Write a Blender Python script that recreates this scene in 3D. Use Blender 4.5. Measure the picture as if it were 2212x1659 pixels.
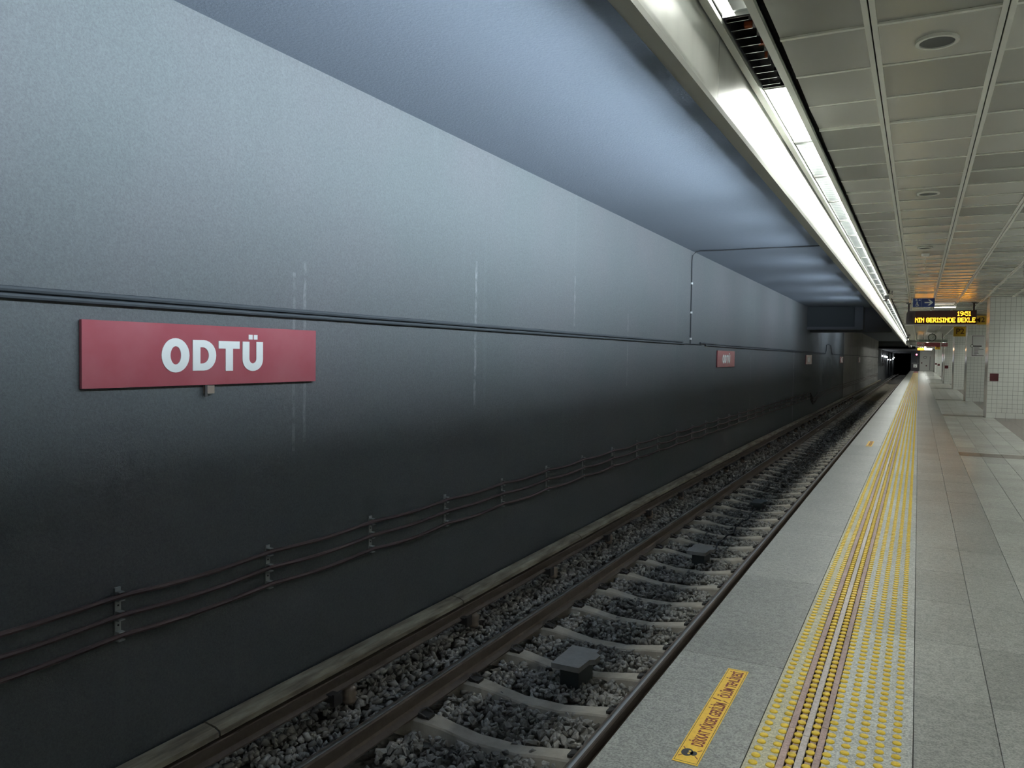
import bpy, bmesh, math, random
import numpy as np
from mathutils import Matrix, Vector, noise as mnoise

random.seed(7); rng = np.random.default_rng(11)
sc = bpy.context.scene
COL = sc.collection
for o in list(bpy.data.objects): bpy.data.objects.remove(o)

# ------------------------------------------------------------------ camera
W, H = 2212, 1659
F_PX = 1715.08
YAW, PITCH, ROLL = math.radians(27.0755), math.radians(-2.1633), math.radians(0.9059)
CAM = Vector((0, 0, 1.5))
_f = Vector((-math.sin(YAW)*math.cos(PITCH), math.cos(YAW)*math.cos(PITCH), math.sin(PITCH)))
_r0 = Vector((math.cos(YAW), math.sin(YAW), 0)); _u0 = _r0.cross(_f)
_r = _r0*math.cos(ROLL) + _u0*math.sin(ROLL); _u = -_r0*math.sin(ROLL) + _u0*math.cos(ROLL)
cd = bpy.data.cameras.new('camera'); cd.sensor_width = 36; cd.lens = F_PX*36/W; cd.clip_start = 0.05; cd.clip_end = 500
cam = bpy.data.objects.new('camera', cd); COL.objects.link(cam)
cam.matrix_world = Matrix(((_r.x, _u.x, -_f.x, CAM.x), (_r.y, _u.y, -_f.y, CAM.y), (_r.z, _u.z, -_f.z, CAM.z), (0, 0, 0, 1)))
sc.camera = cam
def depth_px(x, y, z):
    """picture position and depth of a point: only used to pick which pieces show largest"""
    d = Vector((x, y, z)) - CAM; c = d.dot(_f)
    if c < 0.3: return None
    return W/2 + F_PX*d.dot(_r)/c, H/2 - F_PX*d.dot(_u)/c, c

# ------------------------------------------------------------------ world, exposure
wd = bpy.data.worlds.new('world'); sc.world = wd; wd.use_nodes = True
wd.node_tree.nodes['Background'].inputs[0].default_value = (0.30, 0.38, 0.45, 1)
wd.node_tree.nodes['Background'].inputs[1].default_value = 0.02
sc.view_settings.view_transform = 'Standard'; sc.view_settings.look = 'None'
sc.view_settings.gamma = 1; sc.view_settings.exposure = 0.72; sc.view_settings.use_curve_mapping = False
TUBE_POWER = 52.0          # radiance of a lit fluorescent tube over the platform edge
TRACK_FILL_POWER = 148.0          # radiance of the unseen washer lenses added behind the fascia
sc.cycles.max_bounces = 4; sc.cycles.diffuse_bounces = 4; sc.cycles.glossy_bounces = 3; sc.cycles.transmission_bounces = 1
sc.cycles.use_adaptive_sampling = True; sc.cycles.adaptive_threshold = 0.06; sc.cycles.adaptive_min_samples = 24
sc.cycles.use_denoising = True; sc.cycles.light_sampling_threshold = 0.03; sc.cycles.sample_clamp_indirect = 6.0; sc.cycles.caustics_reflective = False
TUBE_COLOR = (0.97, 1.0, 0.93)
TRACK_FILL_COLOR = (0.74, 0.865, 1.0)

# ------------------------------------------------------------------ materials
MATS = {}
def principled(name, color, rough=0.6, metal=0.0, spec=0.5, emit=None, estr=0.0):
    m = bpy.data.materials.new(name); m.use_nodes = True
    b = m.node_tree.nodes['Principled BSDF']
    b.inputs['Base Color'].default_value = (*color, 1); b.inputs['Roughness'].default_value = rough
    b.inputs['Metallic'].default_value = metal; b.inputs['Specular IOR Level'].default_value = spec
    if emit:
        b.inputs['Emission Color'].default_value = (*emit, 1); b.inputs['Emission Strength'].default_value = estr
    MATS[name] = m; return m
class NT:
    """small node-building helper"""
    def __init__(s, m):
        s.m = m; s.t = m.node_tree; s.b = s.t.nodes['Principled BSDF']
        s.co = s.t.nodes.new('ShaderNodeTexCoord').outputs['Object']
    def use_world(s): s.co = s.t.nodes.new('ShaderNodeNewGeometry').outputs['Position']
    def n(s, k, **kw):
        nd = s.t.nodes.new(k)
        for a, v in kw.items(): setattr(nd, a, v)
        return nd
    def L(s, a, b): s.t.links.new(a, b)
    def val(s, sock, v):
        if isinstance(v, (int, float)): sock.default_value = v
        elif isinstance(v, tuple): sock.default_value = v
        else: s.L(v, sock)
    def map(s, scale):
        mp = s.n('ShaderNodeMapping'); s.L(s.co, mp.inputs['Vector']); mp.inputs['Scale'].default_value = scale
        return mp.outputs[0]
    def noise(s, scale=5, detail=3, rough=.55, vec=None):
        nd = s.n('ShaderNodeTexNoise'); s.L(vec if vec is not None else s.co, nd.inputs['Vector'])
        nd.inputs['Scale'].default_value = scale; nd.inputs['Detail'].default_value = detail; nd.inputs['Roughness'].default_value = rough
        return nd.outputs['Fac']
    def voro(s, scale, out='Color', vec=None):
        nd = s.n('ShaderNodeTexVoronoi'); s.L(vec if vec is not None else s.co, nd.inputs['Vector']); nd.inputs['Scale'].default_value = scale
        return nd.outputs[out]
    def ramp(s, fac, stops):
        r = s.n('ShaderNodeValToRGB'); s.L(fac, r.inputs['Fac']); e = r.color_ramp.elements
        while len(e) < len(stops): e.new(0.5)
        for el, (p, c) in zip(e, stops):
            el.position = p; el.color = (*c, 1) if not isinstance(c, (int, float)) else (c, c, c, 1)
        return r.outputs['Color']
    def mix(s, fac, a, b, mode='MIX'):
        nd = s.n('ShaderNodeMix', data_type='RGBA', blend_type=mode)
        s.val(nd.inputs[0], fac)
        for sock, v in ((nd.inputs[6], a), (nd.inputs[7], b)):
            if isinstance(v, tuple): sock.default_value = (*v, 1)
            else: s.L(v, sock)
        return nd.outputs[2]
    def math(s, op, a, b=0.0, c=None):
        nd = s.n('ShaderNodeMath', operation=op); s.val(nd.inputs[0], a); s.val(nd.inputs[1], b)
        if c is not None: s.val(nd.inputs[2], c)
        return nd.outputs[0]
    def sep(s):
        nd = s.n('ShaderNodeSeparateXYZ'); s.L(s.co, nd.inputs[0]); return nd.outputs
    def bump(s, h, strength=.3, dist=.01):
        nd = s.n('ShaderNodeBump'); s.L(h, nd.inputs['Height']); nd.inputs['Strength'].default_value = strength; nd.inputs['Distance'].default_value = dist
        s.L(nd.outputs[0], s.b.inputs['Normal'])
    def color(s, c): s.L(c, s.b.inputs['Base Color'])
    def rough(s, c): s.L(c, s.b.inputs['Roughness'])
    def rand(s): return s.n('ShaderNodeObjectInfo').outputs['Random']

# sprayed and painted tunnel wall
def wall_material(name, base, base2, streaks):
    m = principled(name, base, .85, spec=.25); t = NT(m); t.use_world()
    grain = t.noise(75, 3, .75); cloud = t.noise(.55, 3, .5); sx, sy, sz = t.sep()
    c = t.mix(t.ramp(cloud, [(.35, 0.0), (.7, 1.0)]), base, base2)
    c = t.mix(1.0, c, t.ramp(grain, [(.3, (.80, .80, .80)), (.72, (1.16, 1.16, 1.16))]), 'MULTIPLY')
    run = t.noise(1, 4, .6, t.map((1, 5.5, .22)))
    c = t.mix(t.math('MULTIPLY', t.ramp(run, [(.60, 0.0), (.80, 1.0)]), .14), c, tuple(min(1, v*1.75) for v in base))
    spot = t.noise(4, 2, .6); br = t.ramp(t.noise(9, 3, .7), [(.36, 0.0), (.6, 1.0)])
    for (y0, w, z0, z1, k) in streaks:         # lime runs with a shape of their own
        d = t.math('ABSOLUTE', t.math('SUBTRACT', t.math('ADD', sy, t.math('MULTIPLY', t.math('SUBTRACT', spot, .5), w*.9)), y0))
        mk = t.math('LESS_THAN', d, w/2)
        mz = t.math('MULTIPLY', t.math('GREATER_THAN', sz, z0), t.math('LESS_THAN', sz, z1))
        mk = t.math('MULTIPLY', t.math('MULTIPLY', mk, mz), t.math('MULTIPLY', br, k*.24))
        c = t.mix(mk, c, (.85, .88, .86))
    t.color(c); t.bump(grain, .5, .008)
    return m
WALL_A, WALL_B = (.125, .140, .140), (.140, .143, .147)
wall_material('wall_paint', WALL_A, WALL_B, [(7.52, .045, .9, 2.5, .55), (4.70, .03, .72, 2.1, .35), (4.82, .03, .78, 2.2, .4), (32.35, .16, -.95, 1.78, .7), (10.3, .05, 1.9, 2.6, .35), (12.6, .04, 1.0, 2.2, .3), (23.5, .08, -.3, 1.6, .3)])
wall_material('pale_concrete', (.30, .30, .30), (.36, .355, .35), [(66, 1.2, -1.3, 3.4, .4), (83, 1.0, 0, 3.4, .3)])
wall_material('dark_concrete', (.12, .132, .145), (.145, .148, .16), [])
m = principled('tunnel_ceiling', (.42, .48, .54), .9, spec=.2); t = NT(m); t.use_world()
t.color(t.mix(t.noise(30, 4, .7), (.185, .215, .255), (.230, .262, .302))); t.bump(t.noise(40, 4, .7), .4, .01)

# granite paving
def granite(name, dark, light, rough=.34, tint=.10, spec=.3):
    m = principled(name, dark, rough, spec=spec); t = NT(m); t.use_world()
    sp = t.noise(95, 2, .75); bl = t.noise(26, 2, .6)
    c = t.mix(t.ramp(t.math('ADD', t.math('MULTIPLY', sp, .7), t.math('MULTIPLY', bl, .3)), [(.40, 0.0), (.60, 1.0)]), dark, light)
    wear = t.noise(1.7, 3, .6)
    c = t.mix(1.0, c, t.ramp(wear, [(.25, (.86, .86, .85)), (.75, (1.10, 1.10, 1.09))]), 'MULTIPLY')
    r = t.ramp(t.rand(), [(0, (1-tint,)*3), (1, (1+tint,)*3)])
    t.color(t.mix(1.0, c, r, 'MULTIPLY')); 
    return m
granite('granite_grey', (.25, .256, .244), (.50, .51, .483), .36)
granite('granite_edge', (.175, .179, .170), (.385, .392, .37), .36)
granite('granite_pale', (.47, .475, .445), (.72, .725, .685), .20, spec=.45)
granite('granite_brown', (.15, .115, .10), (.30, .24, .21), .22, spec=.45)
granite('granite_speckle', (.34, .35, .34), (.72, .73, .70), .42)
granite('granite_beige', (.36, .34, .24), (.66, .62, .45), .45)
granite('bar_pink', (.36, .24, .22), (.52, .37, .34), .45)
granite('bar_pale', (.50, .44, .41), (.72, .64, .61), .42)
granite('channel_pink', (.42, .29, .22), (.60, .44, .34), .5)
principled('black_gap', (.008, .008, .009), .9)
principled('joint', (.17, .17, .16), .9)
m = principled('dome_yellow', (.80, .50, .035), .42); t = NT(m); t.use_world()
t.color(t.mix(t.ramp(t.noise(60, 4, .7), [(.45, 0.0), (.75, 1.0)]), (.96, .69, .06), (.76, .46, .035)))

# ballast, sleepers, rails
m = principled('stone', (.20, .20, .19), .9, spec=.2); t = NT(m); t.use_world()
cell = t.n('ShaderNodeAttribute', attribute_name='tone').outputs['Fac']
g = t.ramp(t.noise(70, 4, .7), [(.3, (.75, .75, .75)), (.7, (1.15, 1.15, 1.15))])
t.color(t.mix(1.0, t.ramp(t.voro(9, 'Color'), [(0, (.26, .25, .23)), (.6, (.42, .405, .37)), (1, (.68, .66, .61))]), g, 'MULTIPLY'))
m = principled('bed_dirt', (.10, .098, .09), .95, spec=.1); t = NT(m); t.use_world()
t.color(t.mix(t.noise(24, 5, .7), (.09, .085, .075), (.28, .27, .24))); t.bump(t.voro(16, 'Distance'), 1.0, .04)
m = principled('sleeper_concrete', (.34, .32, .28), .85, spec=.25); t = NT(m); t.use_world()
t.color(t.mix(t.ramp(t.noise(5, 5, .65), [(.3, 0.0), (.7, 1.0)]), (.44, .40, .33), (.68, .63, .54))); t.bump(t.noise(60, 4), .3, .004)
m = principled('rail_rust', (.16, .125, .10), .7, .35); t = NT(m); t.use_world()
t.color(t.mix(t.noise(16, 5, .7), (.10, .078, .064), (.20, .16, .13)))
principled('rail_shine', (.62, .60, .57), .28, .9)
m = principled('cover_board', (.30, .27, .20), .75); t = NT(m); t.use_world()
t.color(t.mix(t.ramp(t.noise(1, 4, .6, t.map((14, 2.2, 14))), [(.35, 0.0), (.7, 1.0)]), (.17, .14, .10), (.42, .385, .28))); t.bump(t.noise(90, 3), .3, .003)
principled('insulator', (.30, .24, .19), .4)
principled('clip_steel', (.09, .085, .08), .6, .5)
m = principled('box_concrete', (.33, .33, .31), .8); t = NT(m); t.use_world()
t.color(t.mix(t.noise(20, 5, .7), (.36, .35, .325), (.62, .60, .56)))
principled('box_steel', (.14, .16, .16), .55, .3)
principled('cable_brown', (.10, .068, .064), .7)
principled('cable_dark', (.048, .058, .064), .7)
principled('cable_black', (.05, .055, .06), .6)
principled('bracket_steel', (.38, .40, .39), .5, .1)
principled('white_clip', (.80, .82, .80), .4)

# metal ceiling, fascia, lights
m = principled('panel_metal', (.62, .62, .57), .25, .25, spec=.7); t = NT(m)
t.color(t.mix(t.rand(), (.38, .38, .345), (.72, .72, .66))); t.bump(t.noise(2.2, 2), .08, .02)  # random panel tone also stands in for uneven reflections off tilted panels
principled('grid_bar', (.95, .95, .88), .5, .0)
principled('trim_metal', (.60, .61, .56), .38, .35)
m = principled('fascia_metal', (.78, .79, .75), .36, .25); t = NT(m); t.use_world()
t.color(t.mix(t.ramp(t.noise(1, 3, .5, t.map((1, 2.4, .8))), [(.35, 0.0), (.65, 1.0)]), (.70, .71, .675), (.84, .85, .81))); t.bump(t.noise(1, 2, .4, t.map((1, 3.0, 1.2))), .15, .02)
principled('fascia_under', (.52, .53, .50), .6)
principled('reflector', (.80, .82, .83), .12, 1.0)
principled('tray_white', (.85, .87, .85), .35)
principled('tray_dark', (.16, .15, .155), .3, .8)
principled('tube_lit', (1, 1, 1), .5, emit=TUBE_COLOR, estr=TUBE_POWER)
principled('tube_off', (.75, .78, .76), .25)
principled('added_washer_lens', (1, 1, 1), .5, emit=TRACK_FILL_COLOR, estr=TRACK_FILL_POWER)
principled('orange_tag', (.85, .22, .10), .5)
principled('speaker_mesh', (.16, .165, .165), .7)
principled('white_plastic', (.78, .79, .76), .4)
principled('black_plastic', (.03, .03, .035), .4)
principled('post_dark', (.06, .055, .07), .5, .3)
principled('camera_body', (.70, .71, .68), .4)
principled('led_case', (.055, .05, .06), .35)
principled('led_face', (.05, .012, .010), .35)
principled('led_dot', (.9, .5, .0), .5, emit=(1.0, .37, .01), estr=7.5)
principled('lamp_warm', (1, 1, 1), .5, emit=(1.0, .90, .75), estr=6.0)
principled('far_lamp', (1, 1, 1), .5, emit=(.92, .97, 1.0), estr=30.0)
principled('red_lamp', (1, .1, .2), .5, emit=(1.0, .08, .16), estr=8.0)

# signs
m = principled('sign_red', (.40, .045, .06), .24, spec=.6); t = NT(m); t.use_world()
t.color(t.mix(t.ramp(t.noise(1.6, 4, .6), [(.45, 0.0), (.8, 1.0)]), (.37, .080, .10), (.42, .13, .15)))
principled('sign_white', (.82, .84, .80), .4)
principled('sign_blue', (.02, .045, .22), .35)
m = principled('sign_yellow', (.70, .44, .03), .4)
m = principled('sticker_yellow', (.86, .52, .045), .5); t = NT(m); t.use_world()
t.color(t.mix(t.ramp(t.noise(45, 5, .7), [(.45, 0.0), (.8, 1.0)]), (.95, .60, .05), (.74, .42, .03)))
principled('sticker_text', (.20, .018, .012), .6)
principled('sticker_line', (.10, .085, .01), .6)
principled('skull_black', (.02, .02, .025), .6)
principled('ink', (.02, .02, .025), .6)
principled('ink_brown', (.13, .055, .012), .6)
principled('poster_white', (.92, .93, .92), .3)
principled('poster_grey', (.82, .83, .83), .3)
principled('clock_face', (.62, .64, .60), .4)
principled('clock_rim', (.06, .075, .06), .5)
principled('direction_pale', (.62, .68, .60), .5)

# pillars and end wall
def tile_material(name, c1, c2, size):
    m = principled(name, c1, .22); t = NT(m)
    t.color(t.mix(t.voro(1/size, 'Color'), c1, c2))
    return m
m = principled('tile_white', (.74, .77, .73), .2); t = NT(m); t.use_world()
t.color(t.mix(t.noise(7, 2), (.84, .87, .83), (.92, .95, .91)))
principled('grout', (.23, .24, .23), .85)
principled('tile_red', (.10, .012, .018), .3)
principled('corner_metal', (.62, .60, .57), .35, .5)
principled('door_panel', (.80, .80, .75), .5)
principled('door_frame', (.18, .18, .17), .6)

ORDW = ['first', 'second', 'third', 'fourth', 'fifth', 'sixth', 'seventh', 'eighth', 'ninth', 'tenth', 'eleventh', 'twelfth', 'thirteenth', 'fourteenth', 'fifteenth', 'sixteenth']

# ------------------------------------------------------------------ mesh helpers
class MB:
    def __init__(s): s.v = []; s.f = []
    def box(s, x0, x1, y0, y1, z0, z1):
        i = len(s.v)
        s.v += [(x0, y0, z0), (x1, y0, z0), (x1, y1, z0), (x0, y1, z0), (x0, y0, z1), (x1, y0, z1), (x1, y1, z1), (x0, y1, z1)]
        s.f += [tuple(i+k for k in q) for q in ((3, 2, 1, 0), (4, 5, 6, 7), (0, 1, 5, 4), (1, 2, 6, 5), (2, 3, 7, 6), (3, 0, 4, 7))]
        return s
    def bevel_box(s, x0, x1, y0, y1, z0, z1, b):
        """box with its four upper edges chamfered"""
        i = len(s.v)
        s.v += [(x0, y0, z0), (x1, y0, z0), (x1, y1, z0), (x0, y1, z0), (x0, y0, z1-b), (x1, y0, z1-b), (x1, y1, z1-b), (x0, y1, z1-b),
                (x0+b, y0+b, z1), (x1-b, y0+b, z1), (x1-b, y1-b, z1), (x0+b, y1-b, z1)]
        for a in (0, 4):
            for k in range(4): s.f.append((i+a+k, i+a+(k+1) % 4, i+a+4+(k+1) % 4, i+a+4+k))
        s.f += [(i+3, i+2, i+1, i), (i+8, i+9, i+10, i+11)]
        return s
    def prism(s, prof, y0, y1, close=True):
        """profile of (x, z) points run along y"""
        i = len(s.v); n = len(prof)
        s.v += [(x, y0, z) for x, z in prof] + [(x, y1, z) for x, z in prof]
        for k in range(n): s.f.append((i+k, i+(k+1) % n, i+n+(k+1) % n, i+n+k))
        if close: s.f += [tuple(i+k for k in reversed(range(n))), tuple(i+n+k for k in range(n))]
        return s
    def poly(s, pts, d, axis='x'):
        """flat outline of (u, v) points with a thickness: axis x -> plane (y, z); axis y -> plane (x, z); axis z -> plane (x, y)"""
        a0, a1 = d; i = len(s.v); n = len(pts)
        for a in (a0, a1):
            for u, v in pts: s.v.append({'x': (a, u, v), 'y': (u, a, v), 'z': (u, v, a)}[axis])
        s.f += [tuple(i+k for k in range(n)), tuple(i+n+k for k in reversed(range(n)))]
        for k in range(n): s.f.append((i+k, i+n+k, i+n+(k+1) % n, i+(k+1) % n))
        return s
    def ring(s, outer, inner, d, axis='x'):
        a0, a1 = d; i = len(s.v); n = len(outer)
        for a in (a0, a1):
            for pts in (outer, inner):
                for u, v in pts: s.v.append({'x': (a, u, v), 'y': (u, a, v), 'z': (u, v, a)}[axis])
        for k in range(n):
            j = (k+1) % n
            s.f += [(i+k, i+j, i+n+j, i+n+k), (i+2*n+k, i+3*n+k, i+3*n+j, i+2*n+j), (i+k, i+2*n+k, i+2*n+j, i+j), (i+n+k, i+n+j, i+3*n+j, i+3*n+k)]
        return s
    def tube(s, path, r, n=8, caps=True):
        i0 = len(s.v); P = [Vector(p) for p in path]
        for k, p in enumerate(P):
            t = (P[min(k+1, len(P)-1)] - P[max(k-1, 0)]).normalized()
            a = Vector((0, 0, 1)) if abs(t.z) < .9 else Vector((1, 0, 0))
            e1 = t.cross(a).normalized(); e2 = t.cross(e1).normalized()
            for q in range(n):
                an = 2*math.pi*q/n; s.v.append(tuple(p + e1*r*math.cos(an) + e2*r*math.sin(an)))
        for k in range(len(P)-1):
            for q in range(n):
                s.f.append((i0+k*n+q, i0+k*n+(q+1) % n, i0+(k+1)*n+(q+1) % n, i0+(k+1)*n+q))
        if caps: s.f += [tuple(i0+q for q in reversed(range(n))), tuple(i0+(len(P)-1)*n+q for q in range(n))]
        return s
    def lathe(s, prof, c, n=20, axis='z'):
        """(r, h) profile turned about an axis through c"""
        i0 = len(s.v); m = len(prof)
        for r, h in prof:
            for q in range(n):
                a = 2*math.pi*q/n; u, v = r*math.cos(a), r*math.sin(a)
                p = {'z': (u, v, h), 'y': (u, h, v), 'x': (h, u, v)}[axis]
                s.v.append((c[0]+p[0], c[1]+p[1], c[2]+p[2]))
        for k in range(m-1):
            for q in range(n): s.f.append((i0+k*n+q, i0+k*n+(q+1) % n, i0+(k+1)*n+(q+1) % n, i0+(k+1)*n+q))
        s.f += [tuple(i0+q for q in reversed(range(n))), tuple(i0+(m-1)*n+q for q in range(n))]
        return s
    def mesh(s, name, mat, smooth=False):
        me = bpy.data.meshes.new(name); me.from_pydata(s.v, [], s.f); me.update()
        me.materials.append(MATS[mat])
        if smooth: me.polygons.foreach_set('use_smooth', [True]*len(me.polygons))
        return me
    def build(s, name, mat, parent=None, smooth=False, **kw): return place(name, s.mesh(name, mat, smooth), parent, **kw)
def place(name, me, parent=None, loc=(0, 0, 0), rot=(0, 0, 0), scale=(1, 1, 1)):
    o = bpy.data.objects.new(name, me); COL.objects.link(o); o.location = loc; o.rotation_euler = rot; o.scale = scale
    if parent: o.parent = parent
    return o
def tag(o, label=None, cat=None, group=None, kind=None):
    if label: o['label'] = label
    if cat: o['category'] = cat
    if group: o['group'] = group
    if kind: o['kind'] = kind
    return o
def thing(name, label, cat, loc=(0, 0, 0), group=None):
    return tag(place(name, None, None, loc), label, cat, group)
def ell(cu, cv, ru, rv, n=24, a0=0): return [(cu+ru*math.cos(a0+2*math.pi*k/n), cv+rv*math.sin(a0+2*math.pi*k/n)) for k in range(n)]
def text_mesh(body, name, mat, size, sx=1.0, bold=0.0, thick=0.002, align='CENTER', spacing=1.0):
    cu = bpy.data.curves.new(name, 'FONT'); cu.body = body; cu.size = size; cu.align_x = align; cu.align_y = 'CENTER'
    cu.extrude = thick; cu.offset = bold; cu.resolution_u = 4; cu.space_character = spacing
    ob = bpy.data.objects.new(name, cu); COL.objects.link(ob); ob.scale = (sx, 1, 1)
    bpy.context.view_layer.update()
    me = bpy.data.meshes.new_from_object(ob.evaluated_get(bpy.context.evaluated_depsgraph_get()))
    me.transform(Matrix.Diagonal((sx, 1, 1, 1))); me.materials.clear(); me.materials.append(MATS[mat]); me.name = name
    bpy.data.objects.remove(ob); bpy.data.curves.remove(cu)
    return me
def y_facing(me, x, y, z): return Matrix.Translation((x, y, z)) @ Matrix.Rotation(math.pi/2, 4, 'X')   # text that is read looking along +y
def text_on(body, name, mat, parent, x, y, z, size, sx=1.0, bold=0.0, align='CENTER'):
    me = text_mesh(body, name, mat, size, sx, bold, .004, align); me.transform(y_facing(me, x, y, z))
    return place(name, me, parent)

# ================================================================== THE SETTING
Y0, YF = -8.0, 130.0
XW = -4.30                # tunnel wall
XE = -1.03                # platform edge
ZR = -1.14                # top of the running rails
ZC = 3.20                 # platform ceiling
ZT = 3.72                 # tunnel ceiling
wl = tag(MB().box(XW-.4, XW, Y0, 104, -1.7, ZT+.1).build('wall_left', 'wall_paint'), kind='structure')
MB().box(XW-.02, XW+.012, 55.2, 103.9, -1.45, ZT).build('wall_panel', 'pale_concrete', wl)
tw = tag(MB().box(XW-.4, XW, 104, 230, -1.7, ZT+.1).build('wall_tunnel', 'dark_concrete'), kind='structure')
tag(MB().box(XW-.4, -1.06, Y0, 104, ZT, ZT+.25).build('ceiling_tunnel', 'tunnel_ceiling'), kind='structure')
tag(MB().box(XW-.4, .1, 104, 230, 2.86, 3.1).box(-1.0, -.7, 131, 230, -1.7, 2.9).box(XW, -1, 229.5, 230, -1.7, 2.9).build('wall_tunnel_bore', 'dark_concrete'), kind='structure')
tag(MB().box(XW, -.36, 104, 104.5, 2.86, ZT+.1).build('wall_portal', 'dark_concrete'), kind='structure')
# dropped beam and the duct box on it
tag(MB().box(XW, -1.05, 37.2, 38.2, 2.68, ZT).build('trim_1', 'dark_concrete'), kind='structure')
d = thing('duct_box', 'dark rectangular duct box high on the tunnel wall in the distance', 'duct', (XW+1.1, 36, 2.74))
MB().box(-1.1, .78, .10, 1.15, .12, .97).build('duct_face', 'cable_dark', d)
MB().box(-1.1, 1.1, 0, 1.15, 0, .12).build('duct_rail', 'dark_concrete', d)
MB().box(.78, 1.1, 0, 1.15, .12, .97).build('duct_side', 'dark_concrete', d)

# ---- track bed: dirt, stones
bed = tag(MB().box(XW, XE-.05, Y0, 230, -1.75, -1.43).build('track_bed', 'bed_dirt'), kind='structure')
SL_PITCH, SL_Y = .773, 5.85
XC = -2.668              # track centre
def sleeper_top(x):
    a = abs(x-XC)
    return -1.305 if a > .56 else -1.305 - .062*min(1.0, (.56-a)/.34)**1.0*(1 if a > .22 else 1)
def rock(seed):
    """angular broken stone: hull of a few points on a flattened ellipsoid"""
    r = random.Random(seed); bm = bmesh.new(); el = (1.12, r.uniform(.70, .95), r.uniform(.55, .78))
    for k in range(9):
        p = Vector((r.gauss(0, 1), r.gauss(0, 1), r.gauss(0, 1))).normalized()*r.uniform(.85, 1.1)
        bm.verts.new((p.x*el[0], p.y*el[1], p.z*el[2]))
    g = bmesh.ops.convex_hull(bm, input=bm.verts)
    bmesh.ops.delete(bm, geom=[v for v in bm.verts if not v.link_faces], context='VERTS')
    bmesh.ops.recalc_face_normals(bm, faces=bm.faces); bmesh.ops.triangulate(bm, faces=bm.faces)
    bm.verts.index_update()
    v = np.array([tuple(q.co) for q in bm.verts]); f = np.array([[q.index for q in fc.verts] for fc in bm.faces]); bm.free()
    return v, f
ROCKS = [rock(i) for i in range(16)]
rock_me = []
for k, (v, f) in enumerate(ROCKS):
    b = MB(); b.v = [tuple(p) for p in v]; b.f = [tuple(int(q) for q in p) for p in f]; rock_me.append(b.mesh('stone', 'stone'))
stones = []
def scatter(x0, x1, y0, y1, size, layers, ztop):
    n = int((x1-x0)*(y1-y0)/(size*size)*1.25)
    for L in range(layers):
        xs = rng.uniform(x0, x1, n); ys = rng.uniform(y0, y1, n); ss = rng.uniform(.5, 1.0, n)**1.0*size*.78
        for x, y, s_ in zip(xs, ys, ss):
            k = round((y-SL_Y)/SL_PITCH); dy = abs(y-(SL_Y+k*SL_PITCH))
            z = ztop - .03*L + .012*mnoise.noise(Vector((x*2.5, y*2.5, 1.0)))
            if dy < .145 and abs(x-XC) < 1.22:
                if x < XC-.9: pass
                elif dy < .125 and not (random.random() < .05): continue
                z -= .012
            if abs(x-(XC-.7175-.035)) < .085 or abs(x-(XC+.7175+.035)) < .085: continue
            stones.append((x, y, z + rng.uniform(-.008, .010), s_, rng.integers(0, 16), rng.uniform(0, 6.28), rng.uniform(-.6, .6), rng.uniform(-.6, .6)))
G0, G1 = XC-.70, XC+.72
for (ya, yb, sz, ly) in ((3.4, 9, .064, 2), (9, 16, .068, 2), (16, 30, .078, 1), (30, 60, .11, 1)):
    scatter(G0, G1+.15, ya, yb, sz, ly, -1.352)
    scatter(XW+.02, G0-.05, ya, yb, sz*1.1, ly, -1.335)
def visible_rank(s):
    p = depth_px(s[0], s[1], s[2])
    if not p or not (0 < p[0] < W and 0 < p[1] < H): return 0
    if s[0] > -1.95 or s[0] < G0: return 0
    return s[3]/p[2]
order = sorted(range(len(stones)), key=lambda i: -visible_rank(stones[i]))
near = set(order[:300])
for i in sorted(near):
    x, y, z, s_, k, a, b, c = stones[i]
    place('stone', rock_me[int(k)], bed, (x, y, z), (b, c, a), (s_, s_, s_))
V = []; Fc = []; off = 0
from mathutils import Euler
rots = [np.array(Euler((rng.uniform(-.6, .6), rng.uniform(-.6, .6), rng.uniform(0, 6.28))).to_matrix()) for _ in range(60)]
for i, s in enumerate(stones):
    if i in near: continue
    v, f = ROCKS[int(s[4])]
    V.append((v*s[3]) @ rots[i % 60].T + np.array(s[:3])); Fc.append(f+off); off += len(v)
V = np.concatenate(V); Fc = np.concatenate(Fc)
me = bpy.data.meshes.new('ballast'); me.vertices.add(len(V)); me.vertices.foreach_set('co', V.ravel().astype(np.float32))
me.loops.add(Fc.size); me.loops.foreach_set('vertex_index', Fc.ravel().astype(np.int32))
me.polygons.add(len(Fc)); me.polygons.foreach_set('loop_start', np.arange(0, Fc.size, 3, dtype=np.int32)); me.polygons.foreach_set('loop_total', np.full(len(Fc), 3, dtype=np.int32))
me.update(); me.validate(); me.materials.append(MATS['stone'])
tag(place('ballast', me, bed), kind='stuff')

# ---- platform
fl = tag(MB().box(XE+.06, 8.0, Y0, YF+2, -1.7, -.045).build('floor', 'joint'), kind='structure')
MB().box(XE+.01, XE+.06, Y0, YF, -.30, -.045).build('nosing', 'black_gap', fl)
pieces = []   # (x0, x1, y0, y1, material)
J = 4.78 % .8
def rows(y0, y1, L, shift=0.0):
    y = y0 + ((J+shift-y0) % L) - L; out = []
    while y < y1: out.append((max(y, y0), min(y+L, y1))); y += L
    return [q for q in out if q[1]-q[0] > .05]
STRIPES = [(14.46, 15.02), (24.75, 25.35), (34.6, 35.2), (48.3, 48.9), (59.6, 60.2), (72.0, 72.6), (90, 90.6), (110, 110.6)]
for (a, b) in rows(0, YF, 1.6): pieces.append((XE, -.535, a, b, 'granite_edge'))
for ci, x0 in enumerate((.028, .33)):
    for (a, b) in rows(0, YF, .8, .8*(.0 if ci == 0 else .0)): pieces.append((x0, x0+.3018, a, b, 'granite_grey'))
ys_cut = [2.0] + [v for s in STRIPES for v in s] + [YF]
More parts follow.
